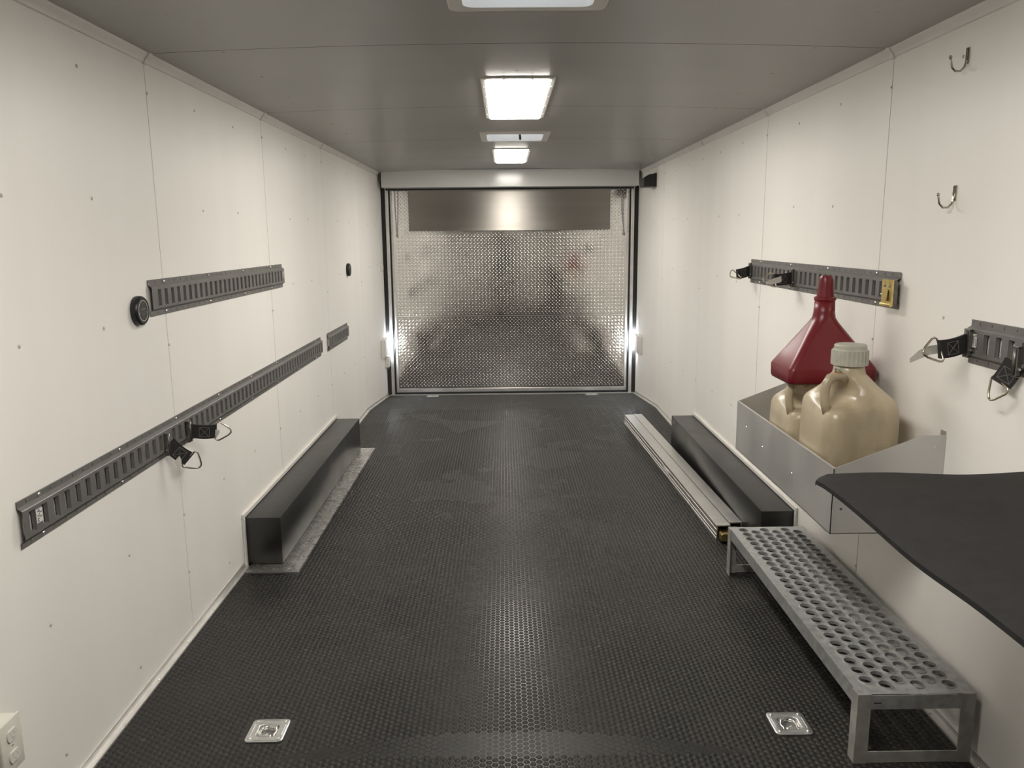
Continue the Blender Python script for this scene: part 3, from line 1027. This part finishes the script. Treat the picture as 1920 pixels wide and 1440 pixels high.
# ================================================================== SHORING BEAMS
def beam(pn, pf, wdt, label):
    A, Bp = Vector((*pn, 0)), Vector((*pf, 0))
    d = (Bp-A); Ln = d.length; d.normalize()
    s = Vector((d.y, -d.x, 0))        # towards +x
    t = thing('shoring_beam', label, 'beam', (A+Bp)/2, 'aluminium beams lying on the floor')
    h = .070
    z0 = .0015
    prof = [(0, 0), (0, .010), (.0022, .011), (.0022, .019), (0, .020), (0, .026), (.0022, .027), (.0022, .043), (0, .044), (0, .050), (.0022, .051), (.0022, .059), (0, .060), (0, h),
            (wdt, h), (wdt, .060), (wdt-.0022, .059), (wdt-.0022, .051), (wdt, .050), (wdt, .020), (wdt-.0022, .019), (wdt-.0022, .011), (wdt, .010), (wdt, 0)]
    inn = [(max(.006, min(wdt-.006, a)), max(.005, min(h-.005, b))) for a, b in prof]
    bm = B()
    def at(a, b, f): return A+d*f+s*a+Vector((0, 0, b+z0))
    loft(bm, [[at(a, b, .2) for a, b in inn], [at(a, b, 0) for a, b in inn], [at(a, b, 0) for a, b in prof],
              [at(a, b, Ln) for a, b in prof], [at(a, b, Ln) for a, b in inn], [at(a, b, Ln-.2) for a, b in inn]], False, False)
    obj('beam_tube', bm, 'beam', t)
    for f0, f1 in ((-.055, .25), (Ln-.25, Ln+.04)):
        bm = B()
        loft(bm, [[at(a, b, f) for a, b in ((.010, .014), (wdt-.010, .014), (wdt-.010, .042), (wdt-.016, .048), (.016, .048), (.010, .042))] for f in (f0, f1)])
        obj('end_foot', bm, 'gold', t)
    bm = B()
    loft(bm, [[at(a, b, f) for a, b in ((-.0006, .022), (.0004, .022), (.0004, .048), (-.0006, .048))] for f in (Ln*.40, Ln*.455)])
    return t, bm
b1, lb = beam((.908, 3.462), (.832, 5.785), .066, 'dusty aluminium beam on the floor nearer the open floor')
obj('label_sticker', lb, 'sticker', b1)
b2, lb = beam((.977, 3.500), (.901, 5.800), .062, 'aluminium beam on the floor nearer the black wheel box')
lb.free()

# ================================================================== WALL BIN
bx0, by0, by1, bz = .876, 2.165, 3.112, .535
binn = thing('wall_bin', 'open sheet-aluminium bin on the wall holding the fuel jugs', 'bin', ((bx0+W)/2, (by0+by1)/2, bz))
th = .0022
side_p = [(bx0, bz), (W-.001, bz), (W-.001, .826), (1.122, .826), (bx0, .731)]
for ya in (by0, by1-th):
    bm = B()
    plate_holes(bm, side_p, [circle(bx0+.028, bz+.075, .004), circle(W-.030, .792, .004)], 1, ya, ya+th)
    obj('side_panel', bm, 'bin', binn)
bx('front_panel', (bx0, bx0+th, by0, by1, bz, .731), 'bin', binn)
bx('bottom_panel', (bx0, W-.001, by0, by1, bz, bz+th), 'bin', binn)
bx('wall_flange', (W-.0025, W-.0005, by0+th, by0+.028, bz, .836), 'bin', binn)
bx('wall_flange', (W-.0025, W-.0005, by1-.028, by1-th, bz, .836), 'bin', binn)
bx('front_hem', (bx0+th, bx0+.008, by0+th, by1-th, .727, .7312), 'bin', binn)
for yy, z in ((by0+.32, .620), (by0+.62, .628), (by1-.13, .655)):
    bm = B(); lathe(bm, [(.0022, -.0018), (.003, -.0008), (.003, 0)], (bx0, yy, z), 'x', 8); obj('rivet', bm, 'screw', binn)

# ------------------------------------------------------------------ jugs
def jug(x0, x1, y0, y1, label, cap=True, ztop=.955):
    z0 = bz+th+.0005
    cx, cy = (x0+x1)/2, (y0+y1)/2
    hx_, hy_ = (x1-x0)/2, (y1-y0)/2
    t = thing('fuel_jug', label, 'jug', (cx, cy, z0), 'milky plastic jugs in the metal bin')
    zs = ztop-.085
    ncx = cx-.008
    sec = [(z0+.004, hx_-.012, hy_-.012, .030, cx), (z0, hx_-.020, hy_-.020, .030, cx)][::-1]
    sec += [(z0+.012, hx_-.003, hy_-.003, .034, cx), (z0+.03, hx_, hy_, .036, cx), (zs-.065, hx_, hy_, .040, cx),
            (zs-.018, hx_-.001, hy_-.001, .042, cx), (zs+.002, hx_-.006, hy_-.005, .046, cx+.001),
            (zs+.020, hx_-.022, hy_-.020, .050, cx+.003), (zs+.048, hx_-.050, hy_-.048, .05, cx+.001),
            (zs+.070, .060, .058, .05, ncx), (zs+.079, .050, .050, .049, ncx), (zs+.084, .0465, .0465, .046, ncx), (zs+.120, .0455, .0455, .045, ncx)]
    bm = B()
    loft(bm, [[(a, b, z) for a, b in rrect(c, cy, a_, b_, r, 6)] for z, a_, b_, r, c in sec], True, True)
    # handle bowl: push in the shoulder on the -x, -y corner
    bc = Vector((x0+.040, y0+.055, zs+.030))
    for v in bm.verts:
        e = Vector(((v.co.x-bc.x)/.075, (v.co.y-bc.y)/.085, (v.co.z-bc.z)/.060))
        l = e.length
        if l < 1 and v.co.z > zs-.06:
            v.co += Vector((.052, .034, -.022))*(1-l*l)
    body = obj('jug_body', bm, 'jug', t, smooth=True)
    sm = body.modifiers.new('round', 'SUBSURF'); sm.levels = 1; sm.render_levels = 1
    # handle: flat bar from the neck shoulder down over the corner
    bm = B()
    path = [(ncx-.028, cy-.028, zs+.070), (x0+.058, cy-.045, zs+.080), (x0+.030, cy-.055, zs+.077), (x0+.015, cy-.060, zs+.060),
            (x0+.011, cy-.062, zs+.030), (x0+.013, cy-.064, zs+.000), (x0+.022, cy-.062, zs-.032)]
    loops = []
    for i, p in enumerate(path):
        a = Vector(path[max(0, i-1)]); b = Vector(path[min(len(path)-1, i+1)])
        tt = (b-a).normalized()
        sd = Vector((.35, .92, 0)); sd = (sd-tt*sd.dot(tt)).normalized()
        nn = tt.cross(sd)
        w2, h2 = .019, .0135
        loops.append([Vector(p)+sd*w2*math.copysign(abs(math.cos(q))**.7, math.cos(q))+nn*h2*math.copysign(abs(math.sin(q))**.7, math.sin(q)) for q in [2*PI*k/12 for k in range(12)]])
    loft(bm, loops)
    obj('handle', bm, 'jug', t, smooth=True)
    if cap:
        bm = B()
        zc = zs+.107
        nr_ = 26
        def ring(r, z, amp=0):
            return [(ncx+(r+(amp if k % 2 else 0))*math.cos(2*PI*k/(2*nr_)), cy+(r+(amp if k % 2 else 0))*math.sin(2*PI*k/(2*nr_)), z) for k in range(2*nr_)]
        loft(bm, [ring(.0500, zc), ring(.0530, zc+.001, .0000), ring(.0500, zc+.005, .0042), ring(.0500, zc+.044, .0042), ring(.0515, zc+.047), ring(.0475, zc+.050),
                  ring(.0470, zc+.060), ring(.0440, zc+.0635), ring(.036, zc+.0640)], True, True)
        obj('screw_cap', bm, 'cap', t, smooth=35)
        bm = B()
        lathe(bm, [(.012, 0), (.013, .006), (.009, .010)], (x0+.046, cy-.052, zs+.082), 'z', 12)
        obj('vent_nipple', bm, mat('orange_vent_plug', (.45, .24, .12), .5), t, smooth=True)
        bm = B()
        tube(bm, [(x0+.044, cy-.054, zs+.092), (x0+.040, cy-.054, zs+.108), (x0+.052, cy-.06, zs+.104), (x0+.058, cy-.062, zs+.094)], [.002, .006, .006, .002], 8)
        obj('vent_cap_strap', bm, 'cap', t, smooth=True)
        # moulded label panel
        bx('moulded_panel', (cx-.012, cx+.078, y0-.0006, y0+.004, z0+.222, z0+.242), 'jug', t)
    return t
jug(.892, 1.122, 2.268, 2.515, 'milky plastic fuel jug with ribbed screw cap in the bin', True, .972)
jug(.892, 1.115, 2.562, 2.808, 'milky plastic fuel jug under the red funnel', False, .905)

# ------------------------------------------------------------------ red funnel standing mouth-down on the far jug
fun = thing('funnel', 'large dark red rectangular funnel standing mouth-down on a jug', 'funnel', (1.030, 2.665, .895))
bm = B()
fx, fy = 1.027, 2.665
def fl(cx, cy, hx_, hy_, r, z): return [(a, b, z) for a, b in rrect(cx, cy, hx_, hy_, r, 7)]
tx, ty = 1.022, 2.665
loops = [fl(fx, fy, .143, .098, .020, .899), fl(fx, fy, .147, .102, .022, .907), fl(fx, fy, .148, .103, .022, .944), fl(fx, fy, .145, .100, .022, .952),
         fl(fx-.001, fy, .112, .079, .023, 1.000), fl(fx-.003, fy, .076, .056, .026, 1.052), fl(tx, ty, .046, .041, .033, 1.096), fl(tx, ty, .0375, .0365, .036, 1.112), fl(tx, ty, .0345, .0345, .0344, 1.130),
         fl(tx, ty, .0325, .0325, .0324, 1.168)]
loft(bm, loops, False, False)
bmesh.ops.recalc_face_normals(bm, faces=bm.faces)
fb = obj('funnel_bowl', bm, 'funnel', fun, smooth=50)
so = fb.modifiers.new('wall', 'SOLIDIFY'); so.thickness = .0025; so.offset = -1
bm = B()
lathe(bm, [(.0325, 1.168), (.0355, 1.172), (.0355, 1.180), (.031, 1.182)], (tx, ty, 0), 'z', 28, False, False)
obj('collar', bm, 'funnel', fun, smooth=35)
bm = B()
lathe(bm, [(.0275, 1.180), (.0240, 1.218), (.0230, 1.236), (.0205, 1.246), (.0175, 1.252), (.0155, 1.252), (.0150, 1.19)], (tx, ty, 0), 'z', 28, True, False)
obj('spout_tip', bm, 'funnel', fun, smooth=50)

# ================================================================== TABLE
TZ = .842
table = thing('fold_down_table', 'black table with a rubber mat top beside the bin', 'table', (.93, .6, 0))
bx('table_board', (.672, W-.002, -.95, 1.742, TZ-.030, TZ-.0065), 'board', table, .004)
nx_, ny_ = 26, 70
X = np.linspace(.648, 1.178, nx_); Y = np.linspace(-.97, 1.765, ny_)
bm = B()
def mpt(i, j, dz):
    x, y = X[i], Y[j]
    ex, ey = max(0, .69-x)/.042, max(0, y-1.715)/.05
    # rounded free corner
    if ex > 0 and ey > 0:
        l = math.hypot(ex, ey)
        if l > 1:
            x, y = .69-.042*ex/l*max(1, 1), 1.715+.05*ey/l
    z = TZ-.003*ex*ex-.003*ey*ey
    z += .0022*math.sin(y*9.0)*ex+.0030*math.sin(x*16+1.0)*ey+.0016*math.sin(x*7+y*5)+.0008*math.sin(y*23+x*11)
    x += .003*math.sin(y*13)*ex
    y += .006*math.sin(x*11+.6)*ey
    z -= .010*ex*ey
    return (x, y, z+dz)
T_ = [[bm.verts.new(mpt(i, j, 0)) for j in range(ny_)] for i in range(nx_)]
U_ = [[bm.verts.new(mpt(i, j, -.010)) for j in range(ny_)] for i in range(nx_)]
for i in range(nx_-1):
    for j in range(ny_-1):
        bm.faces.new((T_[i][j], T_[i+1][j], T_[i+1][j+1], T_[i][j+1]))
        bm.faces.new((U_[i][j], U_[i][j+1], U_[i+1][j+1], U_[i+1][j]))
for i in range(nx_-1):
    bm.faces.new((T_[i][0], U_[i][0], U_[i+1][0], T_[i+1][0])); bm.faces.new((T_[i][-1], T_[i+1][-1], U_[i+1][-1], U_[i][-1]))
for j in range(ny_-1):
    bm.faces.new((T_[0][j], T_[0][j+1], U_[0][j+1], U_[0][j])); bm.faces.new((T_[-1][j], U_[-1][j], U_[-1][j+1], T_[-1][j+1]))
obj('rubber_mat', bm, 'mat', table, smooth=50)
bm = B(); prism(bm, [(W-.002, TZ-.031), (.80, TZ-.031), (W-.002, TZ-.40)], 1, 1.10, 1.125); obj('support_bracket', bm, 'board', table)
cab = thing('base_cabinet', 'charcoal base cabinet under the black table, seen mirrored in the door', 'cabinet', (.93, -.1, 0))
bx('cabinet_body', (.69, W-.002, -.92, .80, .003, TZ-.032), 'cabinet', cab, .003)
for k in range(3):
    d_ = bx('cabinet_door', (.672, .690, -.90+k*.565, -.90+k*.565+.555, .06, TZ-.05), 'cabinet', cab, .003)
    bm = B(); tube(bm, [(.672, -.86+k*.565, .70), (.655, -.86+k*.565, .70), (.655, -.86+k*.565, .58), (.672, -.86+k*.565, .58)], .005, 8); obj('handle', bm, 'steel', d_)

# ================================================================== SMALL WALL THINGS
def wall_disc(y, z, r, label, printed):
    t = thing('wall_disc', label, 'disc', (-W, y, z-r), 'round black discs on the wall')
    bm = B()
    lathe(bm, [(r*.97, 0), (r, .004), (r, .012), (r*.96, .018), (r*.88, .0215), (r*.84, .0215), (r*.82, .0205)], (-W, y, z), 'x', 40)
    obj('disc_body', bm, 'blackpl', t, smooth=35)
    bm = B()
    lathe(bm, [(r*.70, .0208), (r*.70, .0212), (r*.66, .0212), (r*.66, .0208)], (-W, y, z), 'x', 40, False, False)
    obj('printed_ring', bm, 'sticker' if printed else 'rail', t)
    if printed:
        bm = B()
        X0, X1 = -W+.0206, -W+.0210
        rows = [(.46, .16, .05), (.24, .26, .03), (.09, .36, .09), (-.08, .34, .025), (-.17, .24, .022), (-.25, .25, .022), (-.33, .24, .022), (-.45, .18, .018), (-.52, .15, .018)]
        for zc, hw, hh_ in rows:
            y_ = -hw
            while y_ < hw-.02:
                l_ = random.uniform(.04, .12)
                box(bm, X0, X1, y+r*y_, y+r*min(hw, y_+l_), z+r*(zc-hh_/2), z+r*(zc+hh_/2))
                y_ += l_+.02
        for yy in (-.5, .47):
            box(bm, X0, X1, y+r*(yy-.05), y+r*(yy+.05), z+r*-.2, z+r*-.08)
        obj('printed_lines', bm, 'rail', t)
wall_disc(2.446, 1.176, .0455, 'round black disc with white printed ring beside the upper track', True)
wall_disc(5.768, 1.167, .046, 'round black disc above the short track near the rear door', False)

def coat_hook(y, z, label):
    t = thing('coat_hook', label, 'hook', (W, y, z), 'small metal hooks on the wall')
    bm = B(); box(bm, W-.003, W-.0002, y-.006, y+.006, z-.006, z+.036, bev=.001); obj('back_plate', bm, 'ringst', t)
    bm = B()
    path = [(W-.004, y, z+.034), (W-.005, y, z-.002), (W-.008, y, z-.014), (W-.018, y, z-.024), (W-.032, y, z-.024), (W-.042, y, z-.014), (W-.046, y, z+.002), (W-.048, y, z+.010)]
    tube(bm, path, [.0035, .0032, .003, .003, .003, .0028, .0028, .0028], 8); obj('hook_arm', bm, 'ringst', t, smooth=True)
    bm = B(); lathe(bm, [(.0015, -.004), (.0045, -.001), (.0045, .002), (.0015, .005)], (W-.048, y, z+.011), 'z', 10); obj('tip_ball', bm, 'ringst', t, smooth=True)
    for dz in (.028, .010):
        bm = B(); lathe(bm, [(.0016, -.0030), (.0034, -.0012), (.0034, 0)], (W-.004, y, z+dz), 'x', 8); obj('screw', bm, 'screw', t)
coat_hook(2.230, 1.840, 'metal J-hook close under the ceiling trim')
coat_hook(2.232, 1.482, 'metal J-hook above the track behind the funnel, lower of two')

# duplex outlet in a surface box
t = thing('power_outlet', 'ivory surface-mounted double power outlet low on the wall', 'outlet', (-W, 1.563, .24))
bm = B(); box(bm, -W, -1.146, 1.530, 1.596, .252, .368, bev=.004); obj('surface_box', bm, 'ivory', t, smooth=30)
bm = B(); box(bm, -1.146, -1.140, 1.527, 1.599, .250, .370, bev=.0028); fp = obj('face_plate', bm, 'ivory', t, smooth=30)
for zc in (.285, .335):
    bm = B()
    outl = [(a, max(zc-.0125, min(zc+.0125, b))) for a, b in circle(1.563, zc, .0172, 24)]
    outl = [q for k, q in enumerate(outl) if (Vector(q)-Vector(outl[k-1])).length > 1e-5]
    plate_holes(bm, outl, [rect(1.556, 1.5575, zc-.002, zc+.006), rect(1.5685, 1.570, zc-.002, zc+.006), rect(1.5612, 1.5648, zc-.009, zc-.005)], 0, -1.1398, -1.1370)
    obj('receptacle', bm, 'whitepl', fp)
bm = B(); lathe(bm, [(.003, 0), (.002, .001)], (-1.140, 1.563, .310), 'x', 8); obj('screw', bm, 'screw', fp)

# rear loading lamps facing the ramp door
def rear_lamp(side, y0, y1, z0, z1, label):
    t = thing('rear_lamp', label, 'lamp', (side*W, (y0+y1)/2, z0), 'white rear lamps by the ramp door')
    a, b = sorted((side*W, side*(W-.034)))
    bm = B(); box(bm, a, b, y0, y1, z0, z1, bev=.008, seg=3); obj('housing', bm, 'whitepl', t, smooth=30)
    a, b = sorted((side*(W-.006), side*(W-.028)))
    bx('lens', (a, b, y1-.001, y1+.003, z0+.02, z1-.02), 'lens', t)
rear_lamp(-1, 7.150, 7.385, .305, .478, 'white lamp box above a white latch by the ramp door')
rear_lamp(1, 7.130, 7.370, .318, .488, 'white lamp box on the wall below the black speaker')
t = thing('wall_latch', 'small white plastic latch under the rear lamp', 'latch', (-W, 7.40, .18))
bm = B(); box(bm, -W, -1.150, 7.365, 7.440, .190, .298, bev=.006); obj('latch_body', bm, 'whitepl', t, smooth=30)
bm = B(); box(bm, -1.178, -1.160, 7.385, 7.42, .172, .192, bev=.003); obj('latch_tip', bm, 'rail', t)
t = thing('wall_switch', 'small white switch plate on the wall beside the ramp door', 'switch', (-W, 7.34, 1.075))
bm = B(); box(bm, -W, -1.172, 7.300, 7.375, 1.085, 1.160, bev=.004); obj('switch_plate', bm, 'whitepl', t, smooth=30)
bx('rocker', (-1.173, -1.167, 7.325, 7.35, 1.105, 1.14), 'whitepl', t, .002)

# black wedge speaker near the ceiling
t = thing('wall_speaker', 'black wedge-shaped speaker high on the wall near the header', 'speaker', (W, 6.7, 1.785))
pr = [(1.188, 1.782), (1.095, 1.782), (1.084, 1.790), (1.083, 1.838), (1.088, 1.846), (1.143, 1.882), (1.160, 1.882), (1.172, 1.889), (1.188, 1.889)]
bm = B(); prism(bm, pr, 1, 6.62, 6.80)
es = [e for e in bm.edges]
bmesh.ops.bevel(bm, geom=es, offset=.002, segments=1, affect='EDGES')
obj('speaker_case', bm, 'blackpl', t)
bm = B(); lathe(bm, [(.006, -.0012), (.007, 0)], (1.133, 6.62, 1.812), 'y', 12); obj('mount_screw', bm, 'slot', t)
bm = B(); prism(bm, [(1.091, 1.850), (1.140, 1.8815), (1.139, 1.884), (1.089, 1.852)], 1, 6.64, 6.78); obj('speaker_grille', bm, 'gasket', t)

# ================================================================== PHOTOGRAPHER (mirrored in the ramp door)
per = thing('person', 'person in dark clothes taking the photo, mirrored in the ramp door', 'person', (-.08, -.46, 0))
J = {'pel': (-.08, -.48, .93, .135, .10), 'wai': (-.08, -.48, 1.08, .125, .095), 'che': (-.08, -.47, 1.28, .150, .105), 'nek0': (-.08, -.46, 1.43, .085, .07),
     'nek': (-.08, -.45, 1.50, .050, .050), 'hd0': (-.08, -.435, 1.57, .068, .078), 'hd1': (-.08, -.43, 1.66, .074, .088), 'hd2': (-.08, -.43, 1.735, .05, .06)}
for s_, k in ((-1, 'l'), (1, 'r')):
    J['sh'+k] = (-.08+s_*.175, -.46, 1.40, .060, .060)
    J['el'+k] = (-.08+s_*.235, -.36, 1.17, .042, .042)
    J['wr'+k] = (-.0573+s_*.085, -.13, 1.335, .027, .027)
    J['pa'+k] = (-.0573+s_*.070, -.075, 1.372, .026, .020)
    J['hi'+k] = (-.08+s_*.095, -.48, .86, .090, .095)
    J['kn'+k] = (-.08+s_*.115, -.465, .49, .060, .062)
    J['an'+k] = (-.08+s_*.130, -.49, .10, .040, .042)
    J['to'+k] = (-.08+s_*.150, -.36, .045, .040, .032)
    for q in range(4):
        J['fa%d%s' % (q, k)] = (-.0573+s_*(.052-.004*q), -.040, 1.395-.017*q, .0095, .0095)
        J['fb%d%s' % (q, k)] = (-.0573+s_*(.028+.002*q), -.030, 1.398-.017*q, .0080, .0080)
    J['ta'+k] = (-.0573+s_*.060, -.085, 1.400, .011, .011)
    J['tb'+k] = (-.0573+s_*.040, -.060, 1.402, .0085, .0085)
Ed = [('pel', 'wai'), ('wai', 'che'), ('che', 'nek0'), ('nek0', 'nek'), ('nek', 'hd0'), ('hd0', 'hd1'), ('hd1', 'hd2')]
for k in 'lr':
    Ed += [('nek0', 'sh'+k), ('sh'+k, 'el'+k), ('el'+k, 'wr'+k), ('wr'+k, 'pa'+k), ('pel', 'hi'+k), ('hi'+k, 'kn'+k), ('kn'+k, 'an'+k), ('an'+k, 'to'+k), ('pa'+k, 'ta'+k), ('ta'+k, 'tb'+k)]
    for q in range(4): Ed += [('pa'+k, 'fa%d%s' % (q, k)), ('fa%d%s' % (q, k), 'fb%d%s' % (q, k))]
names = list(J)
me = bpy.data.meshes.new('body')
me.from_pydata([J[n_][:3] for n_ in names], [(names.index(a), names.index(b)) for a, b in Ed], [])
bo = bpy.data.objects.new('body', me)
COL.objects.link(bo)
bo.modifiers.new('skin', 'SKIN')
for i, n_ in enumerate(names):
    me.skin_vertices[0].data[i].radius = J[n_][3:5]
    me.skin_vertices[0].data[i].use_root = (n_ == 'pel')
ss = bo.modifiers.new('sub', 'SUBSURF'); ss.levels = 2; ss.render_levels = 2
dg = bpy.context.evaluated_depsgraph_get()
me2 = bpy.data.meshes.new_from_object(bo.evaluated_get(dg))
bpy.data.objects.remove(bo)
me2.name = 'body'
me2.materials.clear()
for k in ('skin', 'shirt', 'jeans', 'blackpl'): me2.materials.append(M[k])
for p in me2.polygons:
    c = p.center
    p.material_index = 3 if c.z < .09 else 2 if c.z < .95 else 0 if (c.z > 1.475 or c.y > -.16) else 1
    p.use_smooth = True
zmin = min(v.co.z for v in me2.vertices)
obj('body', me2, 'skin', per)
bm = B()
hs = []
for z, rx, ry, dy in ((1.640, .080, .085, -.035), (1.69, .084, .098, -.015), (1.735, .078, .092, -.008), (1.765, .055, .065, -.006), (1.778, .02, .025, -.006)):
    hs.append([(-.08+rx*math.cos(a), -.43+dy+ry*math.sin(a), z) for a in [2*PI*k/20 for k in range(20)]])
loft(bm, hs)
obj('hair', bm, 'hair', per, smooth=True)
ph = thing('phone', 'black phone held in both hands, mirrored in the ramp door', 'phone', (CAM.x, -.026, 1.335))
bm = B(); box(bm, CAM.x-.078, CAM.x+.078, -.030, -.022, 1.345, 1.420, bev=.003); obj('phone_case', bm, 'blackpl', ph)
bx('camera_bump', (CAM.x-.018, CAM.x+.018, -.022, -.0205, 1.372, 1.406), 'gasket', ph)
